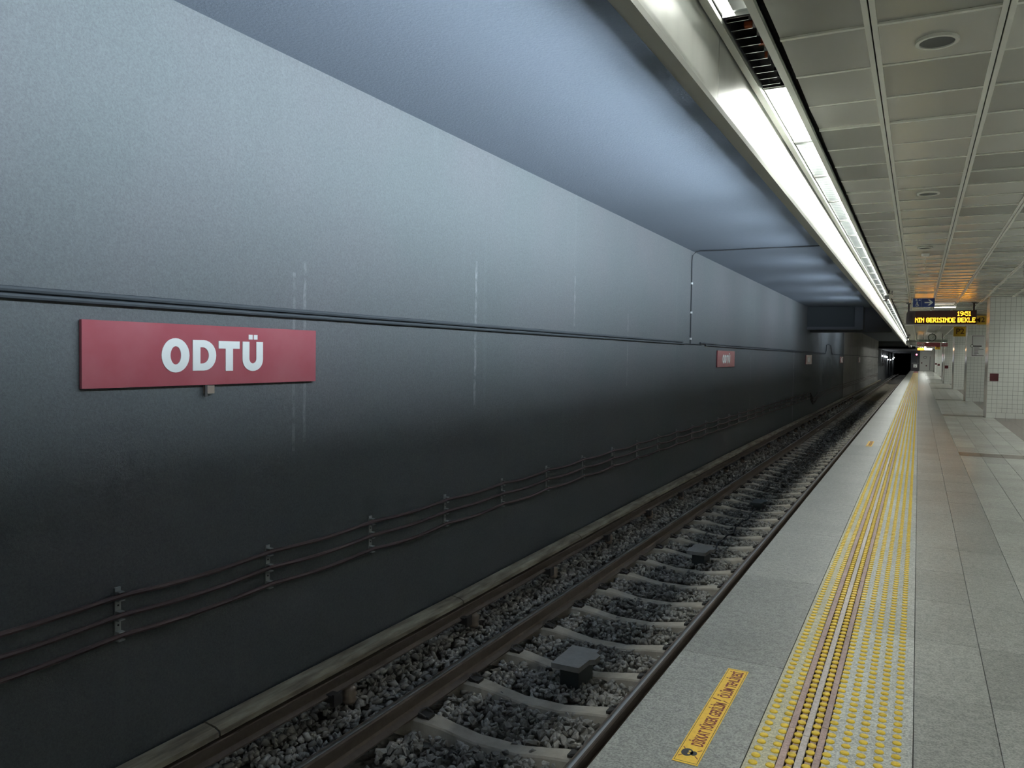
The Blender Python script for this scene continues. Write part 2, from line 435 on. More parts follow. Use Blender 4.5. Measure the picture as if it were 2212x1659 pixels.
for ci in range(12):
    x0 = .632+.3*ci
    for i in range(0, len(ys_cut), 2):
        for (a, b) in rows(ys_cut[i], ys_cut[i+1], .8):
            brown = x0 > 1.8 and a > 15.02 and not (x0 > 3.2)
            pieces.append((x0, x0+.2995, a, b, 'granite_brown' if brown else 'granite_pale'))
    for (a, b) in STRIPES: pieces.append((x0, x0+.2995, a, b, 'granite_brown'))
def show(p):
    q = depth_px((p[0]+p[1])/2, (p[2]+p[3])/2, 0)
    if not q or q[0] > W+150 or q[1] > H+400 or q[0] < 0: return 0
    return (p[1]-p[0])*(p[3]-p[2])/q[2]**3
pieces.sort(key=lambda p: -show(p))
cache = {}; rest = {}
for i, (x0, x1, a, b, mt) in enumerate(pieces):
    if i < 300:
        key = (round(x1-x0, 3), round(b-a, 3), mt)
        if key not in cache:
            w, l = (x1-x0)/2-.0012, (b-a)/2-.0012
            cache[key] = MB().bevel_box(-w, w, -l, l, -.04, 0, .0015).mesh('paving_slab', mt)
        place('paving_slab', cache[key], fl, ((x0+x1)/2, (a+b)/2, rng.uniform(-.0006, .0004)))
    else:
        rest.setdefault(mt, MB()).box(x0+.0012, x1-.0012, a+.0012, b-.0012, -.04, 0)
for mt, b in rest.items(): tag(b.build('paving', mt, fl), kind='stuff')
tag(MB().box(4.25, 8.0, 0, YF, -.04, 0).box(XE, 8, Y0, 0, -.04, 0).build('paving', 'granite_pale', fl), kind='stuff')
# tactile strip: slabs, bars and slots
def strip(name, mt, x0, x1, z, L, ya, yb, n_ind):
    y = ya; k = 0; mb = MB(); proto = MB().bevel_box(x0, x1, .001, L-.001, -.04, z, .0012).mesh(name, mt)
    while y < yb:
        if k < n_ind: place(name, proto, fl, (0, y, 0))
        else: mb.box(x0, x1, y+.001, y+L-.001, -.04, z)
        y += L; k += 1
    tag(mb.build(name+'_run', mt, fl), kind='stuff')
SY = 1.38
strip('tactile_slab', 'granite_beige', -.533, -.4265, 0, .85, SY+.15, YF-22, 14)
strip('guide_bar', 'bar_pink', -.4235, -.398, .003, 1.2, SY+.77, YF-22, 12)
strip('channel_floor', 'channel_pink', -.392, -.3695, -.004, 1.2, SY+.4, YF-22, 10)
strip('guide_bar', 'bar_pale', -.3635, -.3385, .003, 1.2, SY+.72, YF-22, 12)
strip('channel_floor', 'channel_pink', -.3325, -.310, -.004, 1.2, SY+.1, YF-22, 10)
strip('guide_bar', 'bar_pink', -.304, -.2795, .003, 1.2, SY+.83, YF-22, 12)
strip('tactile_slab', 'granite_speckle', -.2755, .0265, 0, 1.7, SY, YF-22, 8)
MB().box(-.4265, -.2755, 0, YF-22, -.044, -.012).build('slot_lining', 'black_gap', fl)
MB().box(-.533, .0265, YF-22, YF, -.04, 0).build('strip_end', 'granite_brown', fl)
dome_me = MB().lathe([(.0175, -.002), (.0168, .0025), (.0150, .0048)], (0, 0, 0), 14).mesh('tactile_dome', 'dome_yellow', True)
ROWX = (-.501, -.441, -.381, -.321, -.262, -.204, -.1465, -.088, -.029)
domes = []
for ri, x in enumerate(ROWX):
    y = 1.44 + .0598*((ri*7) % 5)/17
    while y < YF-22:
        domes.append((x + rng.uniform(-.001, .001), y, .0 if ri not in (2, 3) else -.002)); y += .0597
def drank(p):
    q = depth_px(*p)
    return 0 if not q or q[1] > H+20 or q[0] < 0 else 1/q[2]
domes.sort(key=lambda p: -drank(p))
for p in domes[:300]: place('tactile_dome', dome_me, fl, p)
mb = MB()
for p in domes[300:]:
    if p[1] < 2.5: continue
    n = 8 if p[1] < 12 else 5
    if p[1] > 30: mb.box(p[0]-.015, p[0]+.015, p[1]-.015, p[1]+.015, -.002, .004)
    else: mb.lathe([(.0172, -.002), (.0150, .0048)], p, n)
tag(mb.build('tactile_dome_run', 'dome_yellow', fl), kind='stuff')

# ---- platform ceiling: panels in a metal grid
ce = tag(MB().box(-.76, 8.0, Y0, YF, ZC+.06, ZC+.2).build('ceiling', 'black_gap'), kind='structure')
CX = [-.27+.605*k for k in range(14)]
cols = [(-.715, CX[0]-.03)] + [(CX[k]+.03, CX[k+1]-.03) for k in range(13)]
PY = .63
plist = []
for c, (x0, x1) in enumerate(cols):
    k = -14
    while 4.5+PY*k < YF:
        plist.append((x0, x1, 4.5+PY*k+.011, 4.5+PY*(k+1)-.011)); k += 1
def crank(p):
    q = depth_px((p[0]+p[1])/2, (p[2]+p[3])/2, ZC)
    if not q or q[0] > W+250 or q[1] < -250: return 0
    return 1/q[2]
plist.sort(key=lambda p: -crank(p))
pm = {}; far = MB()
SPK = [4.85, 9.2, 13.6, 18.0, 22.4]
for i, (x0, x1, a, b) in enumerate(plist):
    if i < 300:
        w = round(x1-x0, 3)
        if w not in pm: pm[w] = MB().bevel_box(-w/2, w/2, -(b-a)/2, (b-a)/2, -.02, .0, .002).mesh('ceiling_panel', 'panel_metal')
        place('ceiling_panel', pm[w], ce, ((x0+x1)/2, (a+b)/2, ZC+.03), (math.radians(rng.normal(0, .8)), math.radians(rng.normal(0, .2)), 0))
    else: far.box(x0, x1, a, b, ZC+.012, ZC+.03)
tag(far.build('ceiling_panel_run', 'panel_metal', ce), kind='stuff')
for k, x in enumerate(CX):
    for s in (-1, 1): MB().box(x+s*.0175-.0135, x+s*.0175+.0135, Y0, YF, ZC, ZC+.05).build('grid_runner', 'grid_bar', ce)
    MB().box(x-.004, x+.004, Y0, YF, ZC+.02, ZC+.05).build('grid_slot', 'black_gap', ce)
cross = {}
nb = 0
for c, (x0, x1) in enumerate(cols):
    w = round(x1-x0, 3)
    if w not in cross: cross[w] = MB().box(-w/2, w/2, -.0135, .0135, .002, .04).mesh('cross_bar', 'grid_bar')
    k = -6; run = MB()
    while 4.5+PY*k < YF:
        y = 4.5+PY*k
        q = depth_px((x0+x1)/2, y, ZC)
        if q and y < 27 and c < 7 and q[0] < W+200: place('cross_bar', cross[w], ce, ((x0+x1)/2, y, ZC))
        else: run.box(x0, x1, y-.011, y+.011, ZC+.004, ZC+.04)
        k += 1
    tag(run.build('cross_bar_run', 'grid_bar', ce), kind='stuff')

# ---- fascia hanging over the platform edge
fa = tag(MB().box(-1.055, -1.0, Y0, 76, 2.80, ZT+.05).build('trim_2', 'fascia_under'), kind='structure')
MB().box(-1.02, -.955, Y0, 76, 2.768, 2.80).build('fascia_lip', 'fascia_under', fa)
MB().box(-.985, -.955, Y0, 76, 2.80, 2.826).build('fascia_ledge', 'fascia_metal', fa)
fp = MB().box(-1.0, -.985, .004, 2.536, 2.826, 3.26).mesh('fascia_panel', 'fascia_metal')
for k in range(-4, 28): place('fascia_panel', fp, fa, (0, 4.26+2.54*k, 0))
MB().box(-.972, -.932, Y0, 76, 3.172, 3.198).build('light_trim', 'trim_metal', fa)
MB().box(-.782, -.742, Y0, 76, 3.168, 3.198).build('light_trim', 'trim_metal', fa)
tag(MB().box(-1.05, .1, 76, 76.3, 2.78, 3.3).box(-1.05, -.76, 76.3, YF, 3.0, 3.3).build('trim_3', 'fascia_under'), kind='structure')

# ---- end wall with its door, right-hand wall, wall behind the camera
we = tag(MB().box(.10, 8, YF, YF+.3, -.05, 3.4).build('wall_back', 'door_frame'), kind='structure')
MB().box(-1.0, .10, YF, YF+.3, -.05, 3.4).build('dark_bay', 'dark_concrete', we)
do = tag(MB().box(.16, 1.98, YF-.05, YF, .02, 3.05).build('door_1', 'door_panel'), kind='structure')
MB().box(.45, 1.5, YF-.09, YF-.05, 2.55, 2.75).build('door_plate', 'poster_white', do)
MB().ring(ell(.83, 1.96, .20, .20), ell(.83, 1.96, .16, .16), (YF-.07, YF-.05), 'y').build('door_emblem', 'ink', do)
MB().box(.34, .50, YF-.08, YF-.05, 1.06, 1.22).build('door_square', 'tile_red', do)
MB().box(.94, 1.10, YF-.08, YF-.05, .67, .83).build('door_square', 'tile_red', do)
MB().box(1.45, 1.50, YF-.10, YF-.05, .1, 2.1).build('door_rail', 'ink', do)
tag(MB().box(8.0, 8.3, Y0, YF, -.05, 3.4).build('wall_right', 'tile_white'), kind='structure')

# ================================================================== TRACK
def rail_prof(x, z):
    h = [(-.070, 0), (.070, 0), (.070, .011), (.020, .026), (.009, .045), (.009, .108), (.035, .121), (.036, .148), (.029, .157), (-.029, .157), (-.036, .148), (-.035, .121), (-.009, .108), (-.009, .045), (-.020, .026), (-.070, .011)]
    return [(x+a, z+b) for a, b in h]
def running_rail(xc, label):
    t_ = thing('running_rail', label, 'rail', (xc, 0, ZR-.159))
    MB().prism(rail_prof(0, 0), Y0, 230).build('rail_body', 'rail_rust', t_)
    MB().prism([(.058*math.sin(math.radians(a)), .1090+.058*math.cos(math.radians(a))*.93-.004) for a in range(-36, 37, 6)] + [(.03, .150), (-.03, .150)], Y0, 230).build('running_surface', 'rail_shine', t_)
running_rail(XC+.7175+.036, 'worn steel running rail lying just below the platform edge')
running_rail(XC-.7175-.036, 'rusty brown running rail on the tunnel wall side of the track')
# sleepers
xs = [XC-.96, XC-.6, XC-.52, XC-.4, XC-.28, XC-.18, XC, XC+.18, XC+.28, XC+.4, XC+.52, XC+.6, XC+1.2]
def zt(x):
    a = abs(x-XC)
    return -1.303 - .060*(1-min(1, max(0, (a-.18)/.38)))**1.0
b = MB()
for x in xs:
    z = zt(x); a = abs(x-XC); w = .085 if a > .5 else .075
    b.v += [(x-XC, -w-.06, -1.50), (x-XC, -w-.004, z-.012), (x-XC, -w+.010, z), (x-XC, w-.010, z), (x-XC, w+.004, z-.012), (x-XC, w+.06, -1.50)]
for k in range(len(xs)-1):
    for q in range(6): b.f.append((k*6+q, (k+1)*6+q, (k+1)*6+(q+1) % 6, k*6+(q+1) % 6))
b.f += [tuple(range(6)), tuple(len(xs)*6-6+q for q in reversed(range(6)))]
sl_me = b.mesh('sleeper_body', 'sleeper_concrete')
clip_me = MB().box(-.05, .05, -.045, .045, 0, .022).tube([(-.03, -.05, .02), (.03, -.055, .045), (.045, 0, .05), (.03, .055, .045), (-.03, .05, .02)], .009, 6).mesh('rail_clip', 'clip_steel')
GS = 'concrete sleepers across the track'
k = -1
while SL_Y+SL_PITCH*k < 104:
    y = SL_Y+SL_PITCH*k
    s_ = thing('railway_sleeper', f'{ORDW[k+1]} concrete sleeper of the track, counted from the bottom edge of the picture' if k < 15 else 'distant concrete sleeper in the dense far rows of the track', 'sleeper', (XC, y, 0), GS)
    place('sleeper_body', sl_me, s_)
    if y < 26:
        for sx in (-.6, .6): place('rail_clip', clip_me, s_, (sx*1.04, 0, -1.305), (0, 0, 0 if sx > 0 else math.pi))
        if y < 14: place('rail_clip', clip_me, s_, (-.88, 0, -1.305), (0, 0, 0))
    k += 1
# signal boxes between the rails
def track_box(x, y, ztop, label, mat, sx=1.0):
    t_ = thing('track_box', label, 'track box', (x, y, -1.36))
    h = ztop+1.36
    MB().box(-.085*sx, .085*sx, -.16, .17, -.03, h-.045).build('box_body', 'box_steel', t_)
    MB().poly([(-.14*sx, -.23), (.115*sx, -.23), (.125*sx, -.02), (.17*sx, .02), (.17*sx, .13), (.12*sx, .17), (.12*sx, .24), (-.14*sx, .24)], (h-.045, h), 'z').build('box_lid', mat, t_)
track_box(-2.575, 6.36, -1.13, 'grey concrete lid on a steel track box, nearest of the three between the rails', 'box_concrete')
track_box(-2.61, 10.96, -1.16, 'flat lidded track box between the rails at the near end of the loose cable', 'box_concrete')
track_box(-2.62, 15.5, -1.22, 'small dark track box between the rails at the far end of the loose cable', 'box_steel', .8)
pts = [(-2.60+.03*math.sin(k*.9), 11.25+k*.19, -1.315+.018*math.sin(k*1.9)) for k in range(22)]
tag(MB().tube(pts, .011, 6).build('track_cable', 'cable_black'), 'thin dark cable lying on the sleepers between two track boxes', 'cable')

# ---- conductor rail by the wall
def cz(y): return float(np.interp(y, [0, 5, 9, 13, 20, 43, 104], [-.972, -.972, -.94, -.905, -.875, -.89, -.90]))
t_ = thing('conductor_rail', 'brown covered conductor rail running along the foot of the tunnel wall', 'rail', (-3.98, 0, -1.36))
OX, OZ = 3.98, 1.36
L = 3.05; y = .55; k = 0
while y < 104:
    z0, z1 = cz(y)+OZ, cz(y+L)+OZ
    dx = rng.uniform(-.004, .004); g = .008
    i = MB(); prof = [(-.070, -.02), (-.066, .055), (-.045, .066), (.045, .054), (.084, .036), (.090, .004), (.082, .004), (.076, .030), (.04, .044), (-.045, .056), (-.056, .050), (-.060, -.02)]
    n = len(prof); i.v = [(a+dx, y+g, b_+z0) for a, b_ in prof] + [(a+dx, y+L-g, b_+z1) for a, b_ in prof]
    for q in range(n): i.f.append((q, (q+1) % n, n+(q+1) % n, n+q))
    i.f += [tuple(reversed(range(n))), tuple(range(n, 2*n))]
    i.build('cover_board', 'cover_board', t_)
    y += L; k += 1
b = MB(); yy = [0, 5, 9, 13, 20, 43, 104]
prof = [(-.045, 0), (.045, 0), (.045, .012), (.012, .03), (.012, .072), (.040, .085), (.040, .118), (.030, .124), (-.030, .124), (-.040, .118), (-.040, .085), (-.012, .072), (-.012, .03), (-.045, .012)]
n = len(prof)
for y in yy: b.v += [(a+.030, y, c+cz(y)+OZ-.160) for a, c in prof]
for q in range(len(yy)-1):
    for e in range(n): b.f.append((q*n+e, q*n+(e+1) % n, (q+1)*n+(e+1) % n, (q+1)*n+e))
b.f += [tuple(reversed(range(n))), tuple((len(yy)-1)*n+e for e in range(n))]
b.build('contact_rail', 'rail_rust', t_)
y = 4.70-1.975
claw = MB().box(-.03, .10, -.04, .04, -.03, .03).box(.085, .105, -.05, .05, -.05, .045).box(-.16, -.02, -.035, .035, -.02, .0).mesh('rail_claw', 'clip_steel')
insu = MB().lathe([(.045, 0), (.06, .03), (.045, .045), (.065, .075), (.05, .09), (.06, .115), (.035, .14)], (0, 0, 0), 12).mesh('insulator', 'insulator', True)
while y < 60:
    place('rail_claw', claw, t_, (.035, y, cz(y)+OZ-.165))
    place('insulator', insu, t_, (.045, y+.25, cz(y)+OZ-.165-.145))
    y += 1.975

# ================================================================== TUNNEL WALL
# lower cables on brackets
BY = [3.17+1.25*k for k in range(0, 28)]
br = MB().box(.0, .012, -.02, .02, -.275, .045)
for z in (-.005, -.125, -.25): br.box(.012, .05, -.022, .022, z-.030, z-.022).box(.012, .05, -.018, .018, z+.022, z+.028)
br_me = br.mesh('bracket_plate', 'bracket_steel')
bolt_me = MB().lathe([(.006, 0), (.006, .004)], (.012, 0, 0), 6, 'x').mesh('bolt', 'ink')
for i, y in enumerate(BY):
    lab = f'{ORDW[i]} galvanised strap bracket on the three brown wall cables, counted from the left' if i < 14 else 'tiny distant strap bracket on the three brown wall cables'
    o = thing('cable_bracket', lab, 'bracket', (XW, y, 0), 'cable brackets on the tunnel wall')
    place('bracket_plate', br_me, o)
    if y < 9:
        for z in (-.065, -.187): place('bolt', bolt_me, o, (0, 0, z))
for z, lab in ((-.005, 'topmost of three brown cables strapped along the lower tunnel wall'), (-.125, 'middle of three brown cables strapped along the lower tunnel wall'), (-.25, 'lowest of three brown cables strapped along the lower tunnel wall')):
    pts = []; y = BY[0]-1.25
    while y < 37.6:
        ph = ((y-BY[0]) % 1.25)/1.25
        pts.append((XW+.034+.004*mnoise.noise(Vector((y, z*9, 0))), y, z - .022*math.sin(math.pi*ph)*(1+.6*mnoise.noise(Vector((round((y-BY[0])//1.25)*1.7, z*7, 3.3)))))); y += .125
    yb = 37.7; pts += [(XW+.03, yb, z), (XW+.03, yb+.6, z-.20), (XW+.03, yb+1.2, z-.34), (XW+.03, yb+2.0, z-.30), (XW+.03, yb+3, z-.12), (XW+.03, 60, z-.10), (XW+.045, 103.8, z-.1)]
    tag(MB().tube(pts, .0165, 7).build('wall_cable', 'cable_brown'), lab, 'cable')
# upper cables
def run(y0, y1, z, step=.5): 
    n = max(2, int((y1-y0)/step)); return [(XW+.024, y0+(y1-y0)*k/n, z+.005*mnoise.noise(Vector((y0+(y1-y0)*k/n, z*5, 2)))) for k in range(n+1)]
tag(MB().tube(run(Y0, 15.95, 1.802), .018, 8).build('wall_conduit', 'cable_dark'), 'upper dark conduit of the pair above the nearest red station sign', 'conduit')
tag(MB().tube(run(Y0, 16.05, 1.764), .016, 8).build('wall_conduit', 'cable_dark'), 'lower dark conduit of the pair just above the nearest red station sign', 'conduit')
tag(MB().tube(run(15.9, 17.6, 1.772), .007, 6).build('wall_wire', 'cable_dark'), 'short thin wire bridging the gap in the wall conduits by the riser', 'wire')
tag(MB().tube(run(17.4, 43.8, 1.805), .020, 7).build('wall_conduit', 'cable_dark'), 'upper dark conduit running on past the vertical riser cable', 'conduit')
lo = run(17.9, 43.7, 1.765) + [(XW+.03, 44.0, 1.9), (XW+.03, 44.2, 2.22), (XW+.05, 44.9, 2.27), (XW+.05, 46.0, 2.25), (XW+.03, 46.6, 2.1), (XW+.03, 47.2, 1.76)] + run(47.6, 103.8, 1.78, 4)
tag(MB().tube(lo, .019, 7).build('wall_conduit', 'cable_dark'), 'lower conduit past the riser that loops upward far along the wall', 'conduit')
rs = thing('riser_cable', 'thin dark cable climbing the tunnel wall and crossing the tunnel ceiling', 'cable', (XW, 16.6, 1.78))
p = [(.016, 0, 0), (.016, 0, 1.0), (.016, -.02, 1.72), (.03, -.03, 1.84), (.09, -.03, 1.905), (.18, -.02, 1.925)] + [(.3+.29*k, .02*math.sin(k*1.3), 1.926) for k in range(11)]
MB().tube(p, .013, 6).build('cable_run', 'cable_black', rs)
for z in (.10, .65, 1.26): MB().box(.0, .034, -.02, .02, z-.02, z+.02).build('cable_clip', 'white_clip', rs)

# station name boards
def letters(t_, yc, x):
    """heavy sans capitals O D T U-umlaut, drawn as outlines in the plane of the wall"""
    d_ = (x, x+.004); zb, ztp = 1.352-1.26, 1.562-1.26; h = ztp-zb
    o0 = yc+.537; b = MB()
    b.ring(ell(o0+.108, zb+h/2, .108, h/2+.006, 32), ell(o0+.108, zb+h/2, .041, h/2-.046, 32), d_)
    b.build('letter', 'sign_white', t_)
    x0 = yc+.780; b = MB(); n = 14
    def dshape(l, r, lo_, hi, rad):
        pts = [(l, lo_), (l, hi)]
        for k in range(n+1):
            a = math.pi/2 - math.pi*k/n; pts.append((r-rad + rad*math.cos(a), (lo_+hi)/2 + (hi-lo_)/2*math.sin(a)))
        return pts
    b.ring(dshape(x0, x0+.196, zb+.004, ztp-.002, .105), dshape(x0+.062, x0+.133, zb+.052, ztp-.050, .052), d_)
    b.build('letter', 'sign_white', t_)
    x0 = yc+.998; MB().poly([(x0, ztp-.056), (x0, ztp-.004), (x0+.188, ztp-.004), (x0+.188, ztp-.056), (x0+.127, ztp-.056), (x0+.127, zb), (x0+.062, zb), (x0+.062, ztp-.056)], d_).build('letter', 'sign_white', t_)
    x0 = yc+1.214; w = .196; pts = [(x0, ztp-.004), (x0+.064, ztp-.004)]; r2 = w/2-.064
    pts += [(x0+w/2 - r2*math.cos(math.pi*k/10), zb+.085 - .034*math.sin(math.pi*k/10)) for k in range(11)]
    pts += [(x0+w-.064, ztp-.004), (x0+w, ztp-.004)]
    pts += [(x0+w/2 + w/2*math.cos(math.pi*k/14), zb+.078 - .082*math.sin(math.pi*k/14)) for k in range(15)]
    b = MB().poly(pts, d_)
    for q in (.058, .106): b.poly([(x0+q, ztp+.012), (x0+q, ztp+.046), (x0+q+.036, ztp+.046), (x0+q+.036, ztp+.012)], d_)
    b.build('letter', 'sign_white', t_)
SG = [(2.93, 'large red station name board with white letters, nearest on the tunnel wall'), (19.1, 'second red station name board along the tunnel wall, beyond the riser cable'), (35.9, 'third red station name board along the tunnel wall, small and faint'), (52.5, 'fourth red name board, just before the pale concrete wall section'), (69.3, 'fifth and farthest red name board, on the pale concrete wall section')]
plate_me = MB().box(0, .022, 0, 1.985, 0, .40).mesh('sign_plate', 'sign_red')
for y, lab in SG:
    t_ = thing('station_sign', lab, 'sign', (XW+.008, y, 1.26))
    place('sign_plate', plate_me, t_)
    letters(t_, 0, .022)
nb_ = thing('cable_stub', 'small rusty bracket stub under the nearest red station board', 'bracket', (XW, 3.86, 1.20))
MB().box(0, .03, -.035, .035, .0, .055).build('stub_body', 'insulator', nb_)
MB().box(.03, .036, -.05, -.03, -.02, .06).build('stub_strap', 'clip_steel', nb_)

# ================================================================== PLATFORM EDGE LIGHTS
blade_me = MB().poly([(-.070, 3.202), (.040, 3.202), (.040, 3.246), (-.070, 3.246)], (-.0025, .0025), 'y').mesh('louvre_blade', 'reflector')
def fixture(y0, L, kind, label, detail, group=None):
    t_ = thing('light_fixture', label, 'light', (-.857, y0, 0), group)
    lit = kind != 'off'
    b = MB().box(-.078, .078, .004, L-.004, 3.325, 3.335)
    b.box(-.078, -.072, .004, L-.004, 3.215, 3.325).box(.072, .078, .004, L-.004, 3.2, 3.325).box(-.072, .072, .004, .010, 3.2, 3.325).box(-.072, .072, L-.010, L-.004, 3.2, 3.325)
    b.build('tray', 'tray_white' if lit else 'tray_dark', t_)
    for sx in {'open': (0.0, .05), 'plate': (-.045,)}.get(kind, (.060,)):
        zt_ = 3.275 if kind == 'plate' else 3.226
        MB().tube([(sx, .05, zt_), (sx, L-.05, zt_)], .014, 6 if detail else 4, False).build('tube', 'tube_lit' if lit else 'tube_off', t_, True)
    if kind == 'plate':
        MB().box(-.015, .068, .35, L-.012, 3.214, 3.222).build('reflector_plate', 'reflector', t_)
        MB().lathe([(.016, 3.195), (.016, 3.214)], (.03, .95, 0), 14).build('lamp_holder', 'white_plastic', t_)
    if kind == 'off':
        MB().box(-.02, .02, .05, .09, 3.25, 3.275).build('holder', 'orange_tag', t_)
        MB().box(.01, .05, .50, .55, 3.24, 3.27).build('holder', 'orange_tag', t_)
    if kind in ('louvre', 'off'):
        n = int(L/.105)
        if detail:
            for k in range(n): place('louvre_blade', blade_me, t_, (0, .06+k*(L-.12)/(n-1), 0))
        else:
            b = MB()
            for k in range(n): y = .06+k*(L-.12)/(n-1); b.box(-.07, .04, y-.003, y+.003, 3.202, 3.246)
            b.build('louvre', 'reflector', t_)
GL = 'louvred fluorescent units over the platform edge'
fixture(1.5, 1.28, 'louvre', 'lit fluorescent unit over the platform edge, nearest the viewer', True)
fixture(2.8, 1.28, 'plate', 'fluorescent unit with a bare reflector plate, beside the unlit one', True)
fixture(4.09, 1.15, 'off', 'unlit dark fluorescent unit with empty louvres over the platform edge', True)
fixture(5.26, 1.38, 'open', 'dazzling open twin-tube unit next to the unlit one', True)
y = 6.66; k = 0
while y < 75:
    fixture(y, 1.30, 'louvre', f'{ORDW[k]} louvred lit unit past the dazzling open unit over the platform edge' if k < 12 else 'far louvred fluorescent unit in the continuous row over the platform edge', k < 12, GL); y += 1.315; k += 1
fixture(.2, 1.28, 'louvre', 'lit fluorescent unit above and behind the viewer over the platform edge', False)
y = -1.1
while y > -7.5:
    fixture(y, 1.28, 'louvre', 'louvred fluorescent unit of the edge row behind the viewer', False, 'louvred units behind the viewer'); y -= 1.315
# unseen row added beyond the pillars to light them; battens past the fascia end
y = -7.0; k = 0
def batten(x, y, label, group, left=.118):
    t_ = thing('ceiling_batten', label, 'light', (x, y, ZC), group)
    MB().box(-.09, .09, 0, 1.25, -.02, 0).box(-.096, -.09, 0, 1.25, -left, 0).box(.09, .096, 0, 1.25, -.118, 0).build('batten_body', 'tray_white', t_)
    MB().tube([(0, .03, -.055), (0, 1.22, -.055)], .028, 4, False).build('tube', 'tube_lit', t_, True)
while y < 125:
    if not any(a-1.3 < y < a+d+.1 for a, d in ((24.6, 1.1), (34.1, 1.5), (47.8, 2.4), (67.5, 4.2), (90, 1.2), (112, 1.2))):
        batten(3.75, y, 'unseen baffled tube batten added beyond the pillars to light floor and pillars', 'added battens beyond the pillars')
    y += 2.1
for k in range(13): batten(.65, 78+3.9*k, 'tube batten in the far bay where the fascia has ended', 'battens of the far bay', .02)

# unseen washers added behind the fascia to brighten the upper tunnel wall
for y in [.6+1.35*k for k in range(8)] + [12.4, 15.0, 18.5, 22.5, 26.5, 30.5, 43.0, 50.0]:
    t_ = thing('added_track_light', 'unseen cool white washer added behind the fascia to brighten the tunnel wall', 'light', (-1.055, y, 3.06), 'added wall washers behind the fascia')
    MB().prism([(0, -.04), (0, .078), (-.232, .078), (-.232, .072), (-.02, .066), (-.02, -.04)], 0, 1.3).build('lamp_body', 'tray_dark', t_)
    MB().prism([(-.022, -.03), (-.087, -.03), (-.087, -.012), (-.022, .034)], .01, 1.29).build('lens_back', 'tray_dark', t_)
    i_ = MB(); i_.v = [(-.088, .02, -.010), (-.088, 1.28, -.010), (-.025, 1.28, .037), (-.025, .02, .037), (-.096, .02, -.032), (-.096, 1.28, -.032)]; i_.f = [(0, 1, 2, 3), (4, 5, 1, 0)]
    i_.v += [(-.100, .02, -.050), (-.100, 1.28, -.050), (-.100, 1.28, -.034), (-.100, .02, -.034)]; i_.f.append((6, 7, 8, 9))
    i_.build('lens', 'added_washer_lens', t_)
    MB().box(-.140, -.02, .01, 1.29, -.058, -.051).box(-.098, -.03, .01, 1.29, -.051, -.034).build('lens_shelf', 'tray_dark', t_)

# ================================================================== PLATFORM FITTINGS
# ceiling loudspeakers
ORD = ['nearest', 'second', 'third', 'fourth', 'fifth']
for k, y in enumerate(SPK):
    t_ = thing('ceiling_speaker', f'{ORD[k]} round loudspeaker set in the metal ceiling, counted from the viewer', 'speaker', (.035, y, ZC+.006), 'round ceiling loudspeakers')
    MB().ring(ell(0, 0, .105, .105, 36), ell(0, 0, .086, .086, 36), (-.012, .006), 'z').build('speaker_rim', 'grid_bar', t_)
    MB().poly(ell(0, 0, .088, .088, 36), (-.005, .006), 'z').build('speaker_grille', 'speaker_mesh', t_)
t_ = thing('smoke_detector', 'white ceiling detector with a thin wire hanging beside the third loudspeaker', 'detector', (.045, 14.3, ZC))
MB().lathe([(.03, -.05), (.055, -.045), (.06, -.01), (.06, .0)], (0, 0, 0), 18).build('detector_body', 'white_plastic', t_)
MB().tube([(0, 0, -.05), (0, 0, -.24), (-.03, .02, -.25)], .005, 6).build('detector_wire', 'white_plastic', t_)
# security cameras
def cctv(x, y, z, label, s_=1.0):
    t_ = thing('security_camera', label, 'camera', (x, y, ZC))
    dz = z-ZC
    MB().box(-.03, .03, -.03, .03, -.02, 0).box(-.012, .012, -.012, .012, dz+.05, -.02).box(.06, .08, .05, .07, dz+.04, 0).build('camera_arm', 'post_dark', t_)
    b = MB().box(-.055*s_, .055*s_, -.17*s_, .22*s_, -.05*s_, .055*s_).box(-.062*s_, .062*s_, -.22*s_, .20*s_, .055*s_, .064*s_)
    o = b.build('camera_housing', 'camera_body', t_, loc=(0, 0, dz), rot=(math.radians(12), 0, math.radians(-12)))
    MB().box(-.05*s_, .05*s_, -.178*s_, -.17*s_, -.045*s_, .05*s_).build('camera_window', 'black_plastic', o)
    MB().box(-.075*s_, -.03*s_, -.20*s_, -.05*s_, -.095*s_, -.05*s_).build('camera_lamp', 'black_plastic', o)
cctv(-.70, 21.6, 3.06, 'white security camera hanging beside the light row, nearer one')
cctv(-.62, 58, 3.02, 'white security camera near the far end of the light row', 1.2)
# blue pictogram sign
t_ = thing('direction_sign', 'small dark blue sign with a white arrow hanging on two wires', 'sign', (.06, 20.4, 2.72))
MB().box(-.215, .225, 0, .06, 0, .195).build('sign_panel', 'sign_blue', t_)
MB().box(-.232, -.215, -.004, .064, -.004, .20).build('sign_end', 'sign_white', t_)
MB().poly([(.02, .085), (.02, .112), (.135, .112), (.085, .165), (.122, .165), (.195, .098), (.122, .032), (.085, .032), (.135, .085)], (-.004, 0), 'y').build('arrow', 'sign_white', t_)
b = MB().box(-.045, -.042, -.003, 0, .01, .185)
b.poly([(-.175, .15), (-.175, .162), (-.115, .162), (-.115, .15)], (-.003, 0), 'y').poly([(-.152, .13), (-.152, .18), (-.14, .18), (-.14, .13)], (-.003, 0), 'y')
b.poly([(-.105, .14), (-.075, .175), (-.06, .14)], (-.003, 0), 'y').poly(ell(-.13, .112, .013, .013, 10), (-.003, 0), 'y')
b.poly([(-.14, .05), (-.145, .10), (-.115, .10), (-.12, .055), (-.085, .03), (-.095, .018)], (-.003, 0), 'y').ring(ell(-.13, .042, .034, .032, 16), ell(-.13, .042, .024, .022, 16), (-.003, 0), 'y')
b.build('pictogram', 'sign_white', t_)
